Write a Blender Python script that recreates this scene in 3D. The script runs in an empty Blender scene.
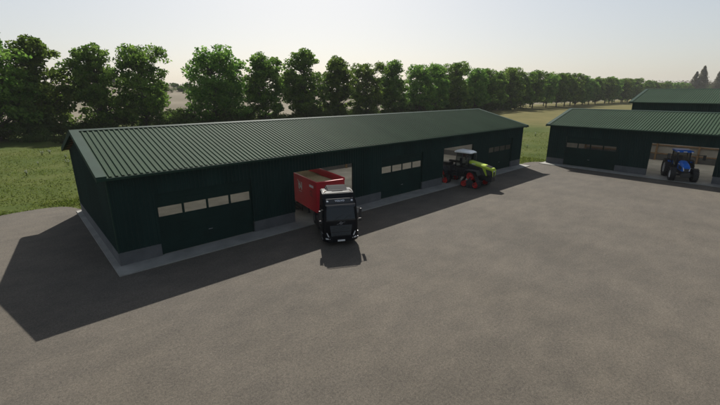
import bpy, bmesh, math, random
import numpy as np
from mathutils import Vector, Matrix
R=math.radians; PI=math.pi
random.seed(7); rng=np.random.default_rng(7)
sc=bpy.context.scene
COL=sc.collection

# ---------------------------------------------------------------- materials
def nodes(name):
    m=bpy.data.materials.new(name); m.use_nodes=True
    nt=m.node_tree; return m,nt,nt.nodes.get('Principled BSDF')
def _noise(nt,scale,detail=4,rough=.55,coord='Object',sc3=None):
    tc=nt.nodes.new('ShaderNodeTexCoord'); n=nt.nodes.new('ShaderNodeTexNoise')
    n.inputs['Scale'].default_value=scale; n.inputs['Detail'].default_value=detail; n.inputs['Roughness'].default_value=rough
    if sc3:
        mp=nt.nodes.new('ShaderNodeMapping'); mp.inputs['Scale'].default_value=sc3
        nt.links.new(tc.outputs[coord],mp.inputs[0]); nt.links.new(mp.outputs[0],n.inputs['Vector'])
    else: nt.links.new(tc.outputs[coord],n.inputs['Vector'])
    return n
def _ramp(nt,src,stops):
    r=nt.nodes.new('ShaderNodeValToRGB'); e=r.color_ramp.elements
    while len(e)<len(stops): e.new(.5)
    for i,(p,c) in enumerate(stops): e[i].position=p; e[i].color=(c[0],c[1],c[2],1)
    nt.links.new(src,r.inputs[0]); return r
def _mixc(nt,f,a,b,mode='MIX'):
    m=nt.nodes.new('ShaderNodeMix'); m.data_type='RGBA'; m.blend_type=mode
    if isinstance(f,(int,float)): m.inputs[0].default_value=f
    else: nt.links.new(f,m.inputs[0])
    for s,v in ((6,a),(7,b)):
        if isinstance(v,tuple): m.inputs[s].default_value=(v[0],v[1],v[2],1)
        else: nt.links.new(v,m.inputs[s])
    return m.outputs[2]
def mat(name,c,rough=.6,metal=0,var=.25,vs=1.5,bump=0,bs=20,spec=.5,sc3=None):
    m,nt,b=nodes(name)
    n=_noise(nt,vs,5,.6,sc3=sc3)
    lo=tuple(x*(1-var) for x in c); hi=tuple(min(1,x*(1+var)) for x in c)
    r=_ramp(nt,n.outputs[0],[(.3,lo),(.7,hi)])
    nt.links.new(r.outputs[0],b.inputs['Base Color'])
    b.inputs['Roughness'].default_value=rough; b.inputs['Metallic'].default_value=metal
    b.inputs['Specular IOR Level'].default_value=spec
    if bump:
        n2=_noise(nt,bs,3); bp=nt.nodes.new('ShaderNodeBump'); bp.inputs['Strength'].default_value=bump; bp.inputs['Distance'].default_value=.02
        nt.links.new(n2.outputs[0],bp.inputs['Height']); nt.links.new(bp.outputs[0],b.inputs['Normal'])
    return m
M={}
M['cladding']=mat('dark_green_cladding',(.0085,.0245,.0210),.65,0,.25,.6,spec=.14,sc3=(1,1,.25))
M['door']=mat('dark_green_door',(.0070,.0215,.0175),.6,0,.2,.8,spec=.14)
def roof_mat():
    m,nt,b=nodes('green_roof_sheet')
    n=_noise(nt,.35,5,.6,sc3=(1,.25,1)); r=_ramp(nt,n.outputs[0],[(.3,(.024,.046,.026)),(.7,(.033,.060,.035))])
    n2=_noise(nt,7,4,.7,sc3=(1,.06,1)); f=_ramp(nt,n2.outputs[0],[(.5,(0,0,0)),(.8,(1,1,1))])
    c=_mixc(nt,f.outputs[0],r.outputs[0],(.029,.044,.026))
    nt.links.new(c,b.inputs['Base Color']); b.inputs['Roughness'].default_value=.75; b.inputs['Specular IOR Level'].default_value=.055
    return m
M['roof']=roof_mat()
M['flashing']=mat('green_flashing',(.020,.042,.030),.65,0,.12,1,spec=.07)
M['plinth']=mat('concrete_plinth',(.085,.087,.088),.85,0,.2,1.2,.3,15)
M['concrete']=mat('pale_concrete',(.205,.20,.178),.85,0,.22,.7,.25,12)
M['timber']=mat('weathered_timber',(.20,.13,.07),.7,0,.3,2,sc3=(1,1,.2))
M['black_rubber']=mat('black_rubber',(.016,.016,.016),.8,0,.3,6)
M['black_plastic']=mat('black_plastic',(.014,.015,.016),.5,0,.2,4)
M['black_paint']=mat('black_truck_paint',(.007,.0075,.009),.45,0,.2,2,spec=.09)
M['grey_slats']=mat('grey_grille',(.042,.05,.058),.4,.1,.2,6)
M['chassis']=mat('dark_chassis',(.02,.021,.022),.55,.2,.3,4)
M['steel']=mat('dull_steel',(.35,.36,.37),.4,.8,.15,5)
M['red']=mat('red_trailer_paint',(.40,.007,.016),.5,0,.12,1.2)
M['red_dark']=mat('dark_red_marking',(.10,.016,.016),.5)
M['red_wheel']=mat('red_wheel_paint',(.42,.012,.008),.5,0,.2,4)
M['white']=mat('white_paint',(.62,.62,.60),.45,0,.06,3)
M['white_cab']=mat('light_grey_cab_roof',(.80,.80,.77),.4,0,.08,2)
M['lime']=mat('lime_green_paint',(.36,.47,.03),.5,0,.1,2)
M['dark_grey']=mat('dark_grey_panels',(.036,.037,.037),.5,0,.15,3)
M['blue']=mat('blue_tractor_paint',(.005,.11,.47),.55,0,.1,2,spec=.2)
M['rim']=mat('pale_wheel_rim',(.52,.52,.50),.45,.1,.1,3)
M['grain']=mat('threshed_grain',(.34,.25,.115),.95,0,.25,9,.8,40)
M['matte_black']=mat('matte_black_plastic',(.012,.012,.013),.85,spec=.1); M['dull_black']=mat('dull_black_roof',(.02,.021,.023),.7,0,.2,3,spec=.05)
M['seat']=mat('dark_seat_fabric',(.03,.03,.032),.9)
M['amber']=mat('amber_lens',(.6,.22,.02),.3)
M['lamp']=mat('clear_lamp_lens',(.72,.74,.76),.15,.3,.05,5)
M['wood']=mat('bark',(.055,.045,.035),.95,0,.4,3,.6,12)
M['bark_pale']=M['wood']
def glass(name,tint,gl=.08,trans=.9):
    m,nt,b=nodes(name); nt.nodes.remove(b)
    t=nt.nodes.new('ShaderNodeBsdfTransparent'); t.inputs[0].default_value=(*tint,1)
    g=nt.nodes.new('ShaderNodeBsdfGlossy'); g.inputs['Roughness'].default_value=.06; g.inputs[0].default_value=(.9,.95,1,1)
    lw=nt.nodes.new('ShaderNodeLayerWeight'); lw.inputs[0].default_value=.5; pw=nt.nodes.new('ShaderNodeMath'); pw.operation='POWER'; pw.inputs[1].default_value=4; nt.links.new(lw.outputs['Facing'],pw.inputs[0]); fr=nt.nodes.new('ShaderNodeMath'); fr.operation='MULTIPLY_ADD'; fr.inputs[1].default_value=.5; fr.inputs[2].default_value=.035; nt.links.new(pw.outputs[0],fr.inputs[0])
    mx=nt.nodes.new('ShaderNodeMixShader'); nt.links.new(fr.outputs[0],mx.inputs[0])
    nt.links.new(t.outputs[0],mx.inputs[1]); nt.links.new(g.outputs[0],mx.inputs[2])
    nt.links.new(mx.outputs[0],nt.nodes['Material Output'].inputs[0]); return m
M['glass']=glass('window_glass',(.80,.80,.79))
M['cab_glass']=glass('tinted_cab_glass',(.50,.54,.55))
M['screen']=glass('dark_windscreen_glass',(.16,.18,.2))
def translucent_sheet():  # for the added rear-slope panels that pass sun into the barns
    m,nt,b=nodes('translucent_fill_sheet'); nt.nodes.remove(b)
    n=_noise(nt,.8,3); r=_ramp(nt,n.outputs[0],[(.3,(.84,.83,.79)),(.7,(.90,.89,.85))])
    t=nt.nodes.new('ShaderNodeBsdfTranslucent'); d=nt.nodes.new('ShaderNodeBsdfDiffuse')
    nt.links.new(r.outputs[0],t.inputs[0]); nt.links.new(r.outputs[0],d.inputs[0])
    mx=nt.nodes.new('ShaderNodeMixShader'); mx.inputs[0].default_value=.12
    nt.links.new(t.outputs[0],mx.inputs[1]); nt.links.new(d.outputs[0],mx.inputs[2])
    nt.links.new(mx.outputs[0],nt.nodes['Material Output'].inputs[0]); return m
M['translucent']=translucent_sheet(); M['lining']=mat('pale_wall_lining',(.26,.255,.235),.8,0,.12,.8)
def leaf_mat(name,c1,c2,tr=.35):
    m,nt,b=nodes(name); nt.nodes.remove(b)
    n=_noise(nt,.5,3); r=_ramp(nt,n.outputs[0],[(.40,c1),(.62,c2)])
    oi=nt.nodes.new('ShaderNodeObjectInfo')
    hv=nt.nodes.new('ShaderNodeHueSaturation'); mr=nt.nodes.new('ShaderNodeMapRange')
    mr.inputs[3].default_value=.75; mr.inputs[4].default_value=1.25
    nt.links.new(oi.outputs['Random'],mr.inputs[0]); nt.links.new(mr.outputs[0],hv.inputs['Value'])
    mh=nt.nodes.new('ShaderNodeMapRange'); mh.inputs[3].default_value=.485; mh.inputs[4].default_value=.515
    nt.links.new(oi.outputs['Random'],mh.inputs[0]); nt.links.new(mh.outputs[0],hv.inputs['Hue'])
    nt.links.new(r.outputs[0],hv.inputs['Color'])
    d=nt.nodes.new('ShaderNodeBsdfDiffuse'); t=nt.nodes.new('ShaderNodeBsdfTranslucent')
    nt.links.new(hv.outputs[0],d.inputs[0]); nt.links.new(hv.outputs[0],t.inputs[0])
    mx=nt.nodes.new('ShaderNodeMixShader'); mx.inputs[0].default_value=tr
    nt.links.new(d.outputs[0],mx.inputs[1]); nt.links.new(t.outputs[0],mx.inputs[2])
    nt.links.new(mx.outputs[0],nt.nodes['Material Output'].inputs[0]); return m
M['leaf']=leaf_mat('tree_leaves',(.060,.125,.020),(.175,.270,.052),.55)
M['leaf_bush']=leaf_mat('bush_leaves',(.050,.082,.020),(.090,.120,.034),.45)
M['leaf_hazed']=leaf_mat('hazed_far_leaves',(.085,.085,.050),(.13,.12,.08),.45)  # grey-brown of distance haze mixed into the leaf colour
M['blade']=leaf_mat('grass_blades',(.080,.110,.022),(.115,.140,.034),.6)

def yard_mat():
    m,nt,b=nodes('compacted_yard_surface')
    a=_noise(nt,.16,6,.6,'Object',(1,.55,1)); big=_ramp(nt,a.outputs[0],[(.34,(.073,.064,.052)),(.5,(.084,.0735,.0600)),(.68,(.095,.083,.068))])
    s=_noise(nt,.9,6,.65,'Object',(.6,1,1)); f1=_ramp(nt,s.outputs[0],[(.38,(.87,.87,.87)),(.66,(1.10,1.09,1.07))])
    c=_mixc(nt,1.0,big.outputs[0],f1.outputs[0],'MULTIPLY')
    g=_noise(nt,11,5,.75); f2=_ramp(nt,g.outputs[0],[(.3,(.66,.66,.66)),(.7,(1.32,1.31,1.28))])
    c=_mixc(nt,.85,c,f2.outputs[0],'MULTIPLY')
    g3=_noise(nt,30,4,.75); f3=_ramp(nt,g3.outputs[0],[(.32,(.45,.45,.45)),(.68,(1.55,1.55,1.53))])
    c=_mixc(nt,.7,c,f3.outputs[0],'MULTIPLY')
    st=_noise(nt,.07,4,.6); fs=_ramp(nt,st.outputs[0],[(.44,(1,1,1)),(.62,(.90,.91,.93))])
    c=_mixc(nt,.9,c,fs.outputs[0],'MULTIPLY')
    nt.links.new(c,b.inputs['Base Color']); b.inputs['Roughness'].default_value=.93; b.inputs['Specular IOR Level'].default_value=.25
    bp=nt.nodes.new('ShaderNodeBump'); bp.inputs['Strength'].default_value=.5; bp.inputs['Distance'].default_value=.03
    nt.links.new(g.outputs[0],bp.inputs['Height']); nt.links.new(bp.outputs[0],b.inputs['Normal'])
    return m
M['yard']=yard_mat()
def ground_mat():
    m,nt,b=nodes('meadow_and_far_fields')
    tc=nt.nodes.new('ShaderNodeTexCoord'); sp=nt.nodes.new('ShaderNodeSeparateXYZ'); nt.links.new(tc.outputs['Object'],sp.inputs[0])
    n1=_noise(nt,.12,6,.6); g=_ramp(nt,n1.outputs[0],[(.33,(.042,.060,.013)),(.5,(.056,.072,.017)),(.68,(.074,.082,.024))])
    n2=_noise(nt,3,5,.7); f=_ramp(nt,n2.outputs[0],[(.3,(.65,.65,.65)),(.7,(1.35,1.35,1.3))])
    green=_mixc(nt,.8,g.outputs[0],f.outputs[0],'MULTIPLY')
    # dry meadow further out (east): driven by world x with wavy border
    n3=_noise(nt,.03,5,.6)
    def math_(op,a,b_=None):
        q=nt.nodes.new('ShaderNodeMath'); q.operation=op
        for i,v in enumerate((a,b_)):
            if v is None: continue
            if isinstance(v,(int,float)): q.inputs[i].default_value=v
            else: nt.links.new(v,q.inputs[i])
        return q.outputs[0]
    def step(v,e0,e1,wob=30):
        w=math_('ADD',v,math_('MULTIPLY',math_('SUBTRACT',n3.outputs[0],.5),wob))
        mr=nt.nodes.new('ShaderNodeMapRange'); mr.interpolation_type='SMOOTHSTEP'
        mr.inputs[1].default_value=e0; mr.inputs[2].default_value=e1
        nt.links.new(w,mr.inputs[0]); return mr.outputs[0]
    dry=_ramp(nt,n1.outputs[0],[(.33,(.088,.082,.028)),(.68,(.124,.108,.042))])
    dryc=_mixc(nt,.6,dry.outputs[0],f.outputs[0],'MULTIPLY')
    c=_mixc(nt,step(sp.outputs[0],92,122),green,dryc)
    n4=_noise(nt,.012,5,.6,sc3=(1,1.6,1)); tan=_ramp(nt,n4.outputs[0],[(.35,(.12,.105,.075)),(.5,(.155,.135,.10)),(.66,(.19,.165,.125))])
    c=_mixc(nt,step(sp.outputs[1],100,122,14),c,tan.outputs[0])
    nt.links.new(c,b.inputs['Base Color']); b.inputs['Roughness'].default_value=1; b.inputs['Specular IOR Level'].default_value=.05
    return m
M['ground']=ground_mat()

# ---------------------------------------------------------------- builders
class MB:
    """collects shapes in one mesh"""
    def __init__(s): s.v=[]; s.f=[]; s.s=[]
    def add(s,vs,fs,smooth=False):
        o=len(s.v); s.v+= [tuple(v) for v in vs]; s.f+=[tuple(i+o for i in f) for f in fs]; s.s+=[smooth]*len(fs); return s
    def box(s,x0,x1,y0,y1,z0,z1,b=0,mx=None):
        bm=bmesh.new(); bmesh.ops.create_cube(bm,size=1)
        for v in bm.verts: v.co=((x0+x1)/2+v.co.x*(x1-x0),(y0+y1)/2+v.co.y*(y1-y0),(z0+z1)/2+v.co.z*(z1-z0))
        if b: bmesh.ops.bevel(bm,geom=bm.edges[:],offset=b,segments=2,affect='EDGES',profile=.6)
        return s.bm(bm,mx)
    def bm(s,bm,mx=None,smooth=False):
        if mx is not None: bm.transform(mx)
        bm.verts.index_update(); s.add([v.co[:] for v in bm.verts],[[v.index for v in f.verts] for f in bm.faces],smooth); bm.free(); return s
    def prism(s,poly,y0,y1,b=0,taper=None,mx=None):
        """poly: (x,z) outline extruded along y, bevelled"""
        bm=bmesh.new(); a=[bm.verts.new((x,y0,z)) for x,z in poly]
        f=bm.faces.new(a); r=bmesh.ops.extrude_face_region(bm,geom=[f])
        for v in r['geom']:
            if isinstance(v,bmesh.types.BMVert): v.co.y=y1
        bmesh.ops.recalc_face_normals(bm,faces=bm.faces[:])
        if b: bmesh.ops.bevel(bm,geom=bm.edges[:],offset=b,segments=2,affect='EDGES')
        return s.bm(bm,mx)
    def hull(s,pts,b=0,seg=2):
        bm=bmesh.new(); [bm.verts.new(p) for p in pts]
        r=bmesh.ops.convex_hull(bm,input=bm.verts[:])
        bmesh.ops.delete(bm,geom=list({g for g in r['geom_interior']+r['geom_unused'] if isinstance(g,bmesh.types.BMVert)}),context='VERTS')
        bmesh.ops.dissolve_limit(bm,angle_limit=R(3),verts=bm.verts[:],edges=bm.edges[:])
        bmesh.ops.recalc_face_normals(bm,faces=bm.faces[:])
        if b: bmesh.ops.bevel(bm,geom=bm.edges[:],offset=b,segments=seg,affect='EDGES')
        return s.bm(bm)
    def tube(s,pts,rad,n=8,cap=True):
        pts=[Vector(p) for p in pts]; rs=rad if isinstance(rad,(list,tuple)) else [rad]*len(pts)
        vs=[];fs=[]
        for i,p in enumerate(pts):
            t=(pts[min(i+1,len(pts)-1)]-pts[max(i-1,0)]).normalized()
            up=Vector((0,0,1)) if abs(t.z)<.9 else Vector((1,0,0))
            a=t.cross(up).normalized(); b_=t.cross(a)
            for k in range(n):
                w=2*PI*k/n; vs.append(p+(a*math.cos(w)+b_*math.sin(w))*rs[i])
        for i in range(len(pts)-1):
            for k in range(n):
                fs.append((i*n+k,i*n+(k+1)%n,(i+1)*n+(k+1)%n,(i+1)*n+k))
        if cap: fs.append(tuple(range(n))); fs.append(tuple((len(pts)-1)*n+k for k in range(n))[::-1])
        s.add([v[:] for v in vs],fs,True); return s
    def lathe(s,prof,c,n=28,axis='y',smooth=True):
        """prof: (radius, offset along axis)"""
        vs=[];fs=[]
        for r_,o in prof:
            for k in range(n):
                w=2*PI*k/n
                vs.append((c[0]+r_*math.cos(w),c[1]+o,c[2]+r_*math.sin(w)) if axis=='y' else (c[0]+o,c[1]+r_*math.cos(w),c[2]+r_*math.sin(w)) if axis=='x' else (c[0]+r_*math.cos(w),c[1]+r_*math.sin(w),c[2]+o))
        for i in range(len(prof)-1):
            for k in range(n): fs.append((i*n+k,i*n+(k+1)%n,(i+1)*n+(k+1)%n,(i+1)*n+k))
        s.add(vs,fs,smooth); return s
    def build(s,name,m,parent=None):
        me=bpy.data.meshes.new(name); me.from_pydata(s.v,[],s.f); me.update()
        bm=bmesh.new(); bm.from_mesh(me); bmesh.ops.recalc_face_normals(bm,faces=bm.faces[:]); bm.to_mesh(me); bm.free()
        me.polygons.foreach_set('use_smooth',s.s)
        me.materials.append(M[m] if isinstance(m,str) else m)
        o=bpy.data.objects.new(name,me); COL.objects.link(o)
        if parent: o.parent=parent
        return o
def tag(o,label=None,cat=None,group=None,kind=None):
    if label: o['label']=label
    if cat: o['category']=cat
    if group: o['group']=group
    if kind: o['kind']=kind
    return o
def empty(name,loc=(0,0,0),rz=0,scale=1):
    o=bpy.data.objects.new(name,None); COL.objects.link(o); o.location=loc; o.rotation_euler=(0,0,rz); o.scale=(scale,)*3; o.empty_display_size=.3
    return o
def copy_tree(o,parent=None):
    c=o.copy(); COL.objects.link(c)
    if parent: c.parent=parent
    for ch in list(o.children): copy_tree(ch,c)
    return c
def text(name,body,size,m,parent,mx,depth=.006,bold=0):
    cu=bpy.data.curves.new(name,'FONT'); cu.body=body; cu.size=size; cu.extrude=depth; cu.align_x='CENTER'; cu.align_y='CENTER'; cu.offset=bold
    t=bpy.data.objects.new(name,cu); COL.objects.link(t)
    dg=bpy.context.evaluated_depsgraph_get(); me=bpy.data.meshes.new_from_object(t.evaluated_get(dg))
    COL.objects.unlink(t); bpy.data.objects.remove(t)
    me.transform(mx); me.materials.clear(); me.materials.append(M[m])
    o=bpy.data.objects.new(name,me); COL.objects.link(o); o.parent=parent; return o

# ---------------------------------------------------------------- setting
CAM=(-3.265,-22.969,9.194)
def hz(x,y):
    """terrain height"""
    r=math.hypot(x-CAM[0],y-CAM[1])
    t=max(0,min(1,(y-150)/330)); t=t*t*(3-2*t)
    h=t*(13.5+3.5*math.sin(x*.006+1.0)+2.0*math.sin(x*.017+.3)+1.5*math.sin(y*.011))
    fade=1-max(0,min(1,(x-150)/500))
    return h*fade*(1 if y<1500 else 1)
g=MB(); rad=[0.01,20,40,60,80,100,120,140,160,180,200,230,260,300,340,380,430,480,540,620,700,800,950,1200,1600,2200,3000]; NS=160
vs=[];fs=[]
for r_ in rad:
    for k in range(NS):
        a=2*PI*k/NS; x=CAM[0]+r_*math.cos(a); y=CAM[1]+r_*math.sin(a); vs.append((x,y,hz(x,y)))
for i in range(len(rad)-1):
    for k in range(NS): fs.append((i*NS+k,i*NS+(k+1)%NS,(i+1)*NS+(k+1)%NS,(i+1)*NS+k))
g.add(vs,fs,True); tag(g.build('grass_ground','ground'),kind='structure')
# yard
edge=[(-70,17.6),(-40,18.2),(-22,17.2),(-12,16.9),(-8,16.3),(-5,16.5),(-2.6,16.8),(-1.3,16.5),(-.6,15.9),(-.2,15.0),(.2,14.0),(3,10),(20,8),(42,7),(45.35,3),(45.5,.35),(46.3,.1),(47.4,.25),(48.6,-.1),(49.3,-.5),(49.8,-1.0),(52,-6),(56,-12),(60,-40),(75,-50),(140,-60),(140,-110),(-70,-110)]
ed=[]
for i,(p,q) in enumerate(zip(edge,edge[1:]+edge[:1])):
    n=max(1,int(math.hypot(q[0]-p[0],q[1]-p[1])/.5)) if i<9 or 15<=i<=20 else 1
    for k in range(n):
        t=k/n; j=.09 if n>1 else 0
        ed.append((p[0]+(q[0]-p[0])*t+random.uniform(-j,j),p[1]+(q[1]-p[1])*t+random.uniform(-j,j),.012))
tag(MB().add(ed,[tuple(range(len(ed)))]).build('yard','yard'),kind='structure')

# ---------------------------------------------------------------- barns
L=45.23; W=13.51; EZ=5.0; RH=1.69; OV=.44; OG=.45; PH=.8
def corr(mb,x0,x1,z0,z1,y,pitch=.25,d=.028,side=-1):
    """vertical ribbed cladding between x0..x1 at plane y; ribs stick out towards side"""
    n=max(1,round((x1-x0)/pitch)); p=(x1-x0)/n; prof=[]
    for i in range(n):
        a=x0+i*p; prof+=[(a,0),(a+p*.55,0),(a+p*.66,d),(a+p*.89,d)]
    prof.append((x1,0))
    vs=[];fs=[]
    for x,o in prof: vs+= [(x,y+side*o,z0),(x,y+side*o,z1)]
    for i in range(len(prof)-1): fs.append((2*i,2*i+2,2*i+3,2*i+1))
    mb.add(vs,fs); return mb
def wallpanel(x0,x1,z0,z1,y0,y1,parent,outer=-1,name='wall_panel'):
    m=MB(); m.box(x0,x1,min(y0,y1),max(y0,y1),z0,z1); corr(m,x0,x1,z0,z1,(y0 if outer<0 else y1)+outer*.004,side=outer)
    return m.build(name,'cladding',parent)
def sheet_roof(L,W,ov,og,zt,rh,parent,pitch=.285,name='roof_sheet',lights=False):
    """one object per slope with trapezoid ribs; zt is sheet height at wall line"""
    k=rh/(W/2)
    spans=[(0,-og+.42,L+og-.42,'roof','roof_sheet')]
    if lights:   # unseen rear slope: translucent panels added between sheets to brighten the interior
        x=-og+.42; e=L+og-.42; bay=(e-x-.6)/10
        for i in range(10): spans+=[(1,x+i*bay,x+i*bay+.6,'roof','roof_sheet'),(1,x+i*bay+.6,x+(i+1)*bay,'translucent','added_light_panel')]
        spans.append((1,e-.6,e,'roof','roof_sheet'))
    else: spans.append((1,-og+.42,L+og-.42,'roof','roof_sheet'))
    for sgn,x0,x1,rm,rn in spans:
        m=MB(); n=max(1,round((x1-x0)/pitch)); p=(x1-x0)/n; prof=[]
        for i in range(n): a=x0+i*p; prof+=[(a,0),(a+p*.42,0),(a+p*.56,.055),(a+p*.86,.055)]
        prof.append((x1,0)); vs=[];fs=[]
        def pt(x,t,o):   # t: 0 eave .. 1 ridge
            y=-ov+(W/2+ov)*t; z=zt+k*y+o
            return (x,y,z) if not sgn else (x,W-y,z)
        for x,o in prof: vs+=[pt(x,0,o),pt(x,1,o)]
        for i in range(len(prof)-1): fs.append((2*i,2*i+2,2*i+3,2*i+1))
        m.add(vs,fs)
        if rm=='translucent': m.build(rn,rm,parent); continue
        u=[pt(x,t,-.06) for t in (0,1) for x in (x0,x1)]
        m.add(u+[pt(x0,0,-.004),pt(x1,0,-.004),pt(x0,1,-.004),pt(x1,1,-.004)],[(0,1,3,2),(0,4,5,1),(0,2,6,4),(1,5,7,3),(4,6,7,5)])
        m.build(rn,rm,parent)
    # verge flashings
    for e in (0,1):
        for sgn in (0,1):
            xa,xb=(-og,-og+.46) if not e else (L+og-.46,L+og)
            m=MB(); q=[]
            for (x,o) in ((xa,-.22),(xa,.085),(xb,.085),(xb,-.05)):
                for t in (0,1):
                    y=-ov+(W/2+ov)*t; z=zt+k*y+o; q.append((x,y if not sgn else W-y,z))
            m.add(q,[(0,2,3,1),(2,4,5,3),(4,6,7,5),(6,0,1,7),(0,6,4,2),(1,3,5,7)]); m.build('verge_flashing','flashing',parent)
    # ridge cap
    m=MB(); q=[]
    for x in (-og,L+og):
        for (dy,dz) in ((-.22,-.22*k+.075),(0,.10),(.22,-.22*k+.075),(.22,-.22*k+.055),(0,.07),(-.22,-.22*k+.055)): q.append((x,W/2+dy,zt+rh+dz))
    m.add(q,[(i,(i+1)%6,6+(i+1)%6,6+i) for i in range(6)]+[tuple(range(6)),tuple(range(6,12))[::-1]]); m.build('ridge_cap','flashing',parent)
    # eave gutters
    for sgn in (0,1):
        z=zt-k*ov; y0=-ov-.08; y1=-ov+.02
        a,b=(y0,y1) if not sgn else (W-y1,W-y0)
        MB().box(-og,L+og,a,b,z-.15,z-.01,.012).build('gutter','flashing',parent)
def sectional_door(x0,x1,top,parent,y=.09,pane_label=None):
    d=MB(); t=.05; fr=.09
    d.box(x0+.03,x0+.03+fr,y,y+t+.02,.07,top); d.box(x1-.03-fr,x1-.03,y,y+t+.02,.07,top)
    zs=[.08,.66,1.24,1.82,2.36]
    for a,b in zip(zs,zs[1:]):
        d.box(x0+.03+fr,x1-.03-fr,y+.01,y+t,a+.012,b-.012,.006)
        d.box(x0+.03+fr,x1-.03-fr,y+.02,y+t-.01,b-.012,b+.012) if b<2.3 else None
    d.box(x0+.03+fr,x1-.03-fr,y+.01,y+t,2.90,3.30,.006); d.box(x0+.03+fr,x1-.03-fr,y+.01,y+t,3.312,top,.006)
    d.box(x0+.03+fr,x1-.03-fr,y+.02,y+t-.01,3.29,3.32)
    xa=x0+.12; xb=x1-.16; gap=.13; w=(xb-xa-3*gap)/4
    ob=d
    for i in range(5):
        c=xa+i*(w+gap)-gap; lo=max(c,x0+.03+fr); hi=min(c+gap,x1-.03-fr)
        if hi-lo>.01: d.box(lo,hi,y+.01,y+t,2.349,2.899)
    door=d.build('sectional_door','door',parent)
    for i in range(4):
        a=xa+i*(w+gap)
        p=MB().box(max(a,x0+.12),min(a+w,x1-.12),y+.022,y+.034,2.35,2.90).build('window_pane','glass',door)
    h=MB().tube([((x0+x1)/2-.12,y-.03,1.0),((x0+x1)/2+.12,y-.03,1.0)],.015).build('handle','steel',door)
    return door
doors=[(2.11,7.94),(19.9,25.5),(37.3,42.8)]; opens=[(11.10,16.72),(28.67,34.05)]
TOP=3.70
def make_barn():
    b=empty('machinery_barn')
    # slab with floor
    MB().box(-.35,L+.35,-1.32,W+.35,-.05,.075,.01).build('concrete_slab','concrete',b)
    xs=[0]; segs=[]
    allo=sorted(doors+opens); prev=0
    for a,c in allo: segs.append((prev,a)); prev=c
    segs.append((prev,L))
    for a,c in segs:
        MB().box(a+(.002 if a else -.03),c-.002+(.032 if c==L else 0),-.035,.20,.075,PH,.008).build('plinth','plinth',b)
        wallpanel(a if a else .0,c,PH,EZ,0,.16,b)
    for a,c in allo:
        wallpanel(a+.001,c-.001,TOP,EZ,.012,.16,b,name='lintel_panel')
        for q in ((a-.05,a+.04),(c-.04,c+.05)): MB().box(q[0],q[1],-.045,-.032,PH,TOP+.08).build('door_surround','cladding',b)

    for a,c in doors: sectional_door(a,c,TOP,b)
    for a,c in opens:   # rolled-up shutter tube behind each lintel
        MB().tube([(a+.1,.42,TOP+.28),(c-.1,.42,TOP+.28)],.2,12).build('raised_shutter','plinth',b)
    # gables
    k=RH/(W/2)
    for e in (0,1):
        xo=0 if not e else L
        s=-1 if not e else 1
        m=MB(); xi=xo-s*.14
        poly=[(.16,PH),(W-.16,PH),(W-.16,EZ),(W/2,EZ+.0+RH-.12),(.16,EZ)]
        m.add([(xo,y,z) for y,z in poly]+[(xi,y,z) for y,z in poly],[(0,1,2,3,4),(9,8,7,6,5)]+[(i,(i+1)%5,5+(i+1)%5,5+i) for i in range(5)])
        n=round(W/.25); p=W/n
        for i in range(n):
            q=[(i*p+p*.55,0),(i*p+p*.66,.028),(i*p+p*.89,.028),(i*p+p,0)]; vs=[];fs=[]
            for y,o in q:
                zt=EZ+k*min(y,W-y)-.1; vs+=[(xo+s*(.003+o),y,PH),(xo+s*(.003+o),y,zt)]
            for j in range(3): fs.append((2*j,2*j+2,2*j+3,2*j+1))
            m.add(vs,fs)
        m.build('gable_wall','cladding',b)
        xl=xo-s*.15; xm=xo-s*.18
        MB().add([(xl,y,z) for y,z in ((.18,PH),(W-.17,PH),(W-.17,EZ-.05),(W/2,EZ+RH-.45),(.18,EZ-.05))]+[(xm,y,z) for y,z in ((.18,PH),(W-.17,PH),(W-.17,EZ-.05),(W/2,EZ+RH-.45),(.18,EZ-.05))],[(0,1,2,3,4),(9,8,7,6,5)]+[(i,(i+1)%5,5+(i+1)%5,5+i) for i in range(5)]).build('inner_lining','lining',b)
        MB().box(*(sorted((xo+s*.035,xo-s*.2))),.20,W-.20,.075,PH,.008).build('plinth','plinth',b)
        MB().box(*(sorted((xo+s*.034,xo-s*.02))),-.036,.06,PH,EZ-.02,.004).build('corner_flashing','flashing',b)
    # rear wall: plinth, pale lining, timber rails
    MB().box(-.03,L+.03,W-.20,W+.035,.075,PH+.05,.008).build('plinth','plinth',b)
    MB().box(.16,L-.16,W-.06,W-.03,PH+.05,EZ).build('inner_lining','lining',b); m=MB(); m.box(0,L,W-.028,W-.002,PH+.05,EZ); corr(m,0,L,PH+.05,EZ,W,side=1); m.build('rear_wall','cladding',b)
    for z in (.98,2.12,3.3,4.6): MB().box(.17,L-.17,W-.16,W-.062,z-.07,z+.07).build('wall_rail','timber',b)
    for i in range(11):
        x=.25+(L-.5)*i/10
        if any(a+.1<x<c-.1 for a,c in opens+doors): x_front=None
        m=MB(); m.box(x-.1,x+.1,W-.42,W-.145,.07,EZ-.1)
        if not any(a-.12<x<c+.12 for a,c in opens+doors): m.box(x-.1,x+.1,.21,.45,.07,EZ-.1)
        for sgn in (0,1):
            q=[]
            for yy in (.2,W/2):
                for dz in (-.42,-.14):
                    for xx in (x-.09,x+.09): q.append((xx,yy if not sgn else W-yy,EZ+.15+k*yy+dz))
            m.add(q,[(0,1,3,2),(4,6,7,5),(0,4,5,1),(2,3,7,6),(0,2,6,4),(1,5,7,3)])
        m.build('timber_frame','timber',b)
    for sgn in (0,1):
        for j in range(7):
            y=-.25+j*1.12; z=EZ+.15+k*y-.13
            yy=y if not sgn else W-y
            MB().box(-OG+.03,L+OG-.03,yy-.04,yy+.04,z-.06,z+.05).build('purlin','timber',b)
    sheet_roof(L,W,OV,OG,EZ+.15-.02,RH,b,lights=True)
    return b
barnA=make_barn()
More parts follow.
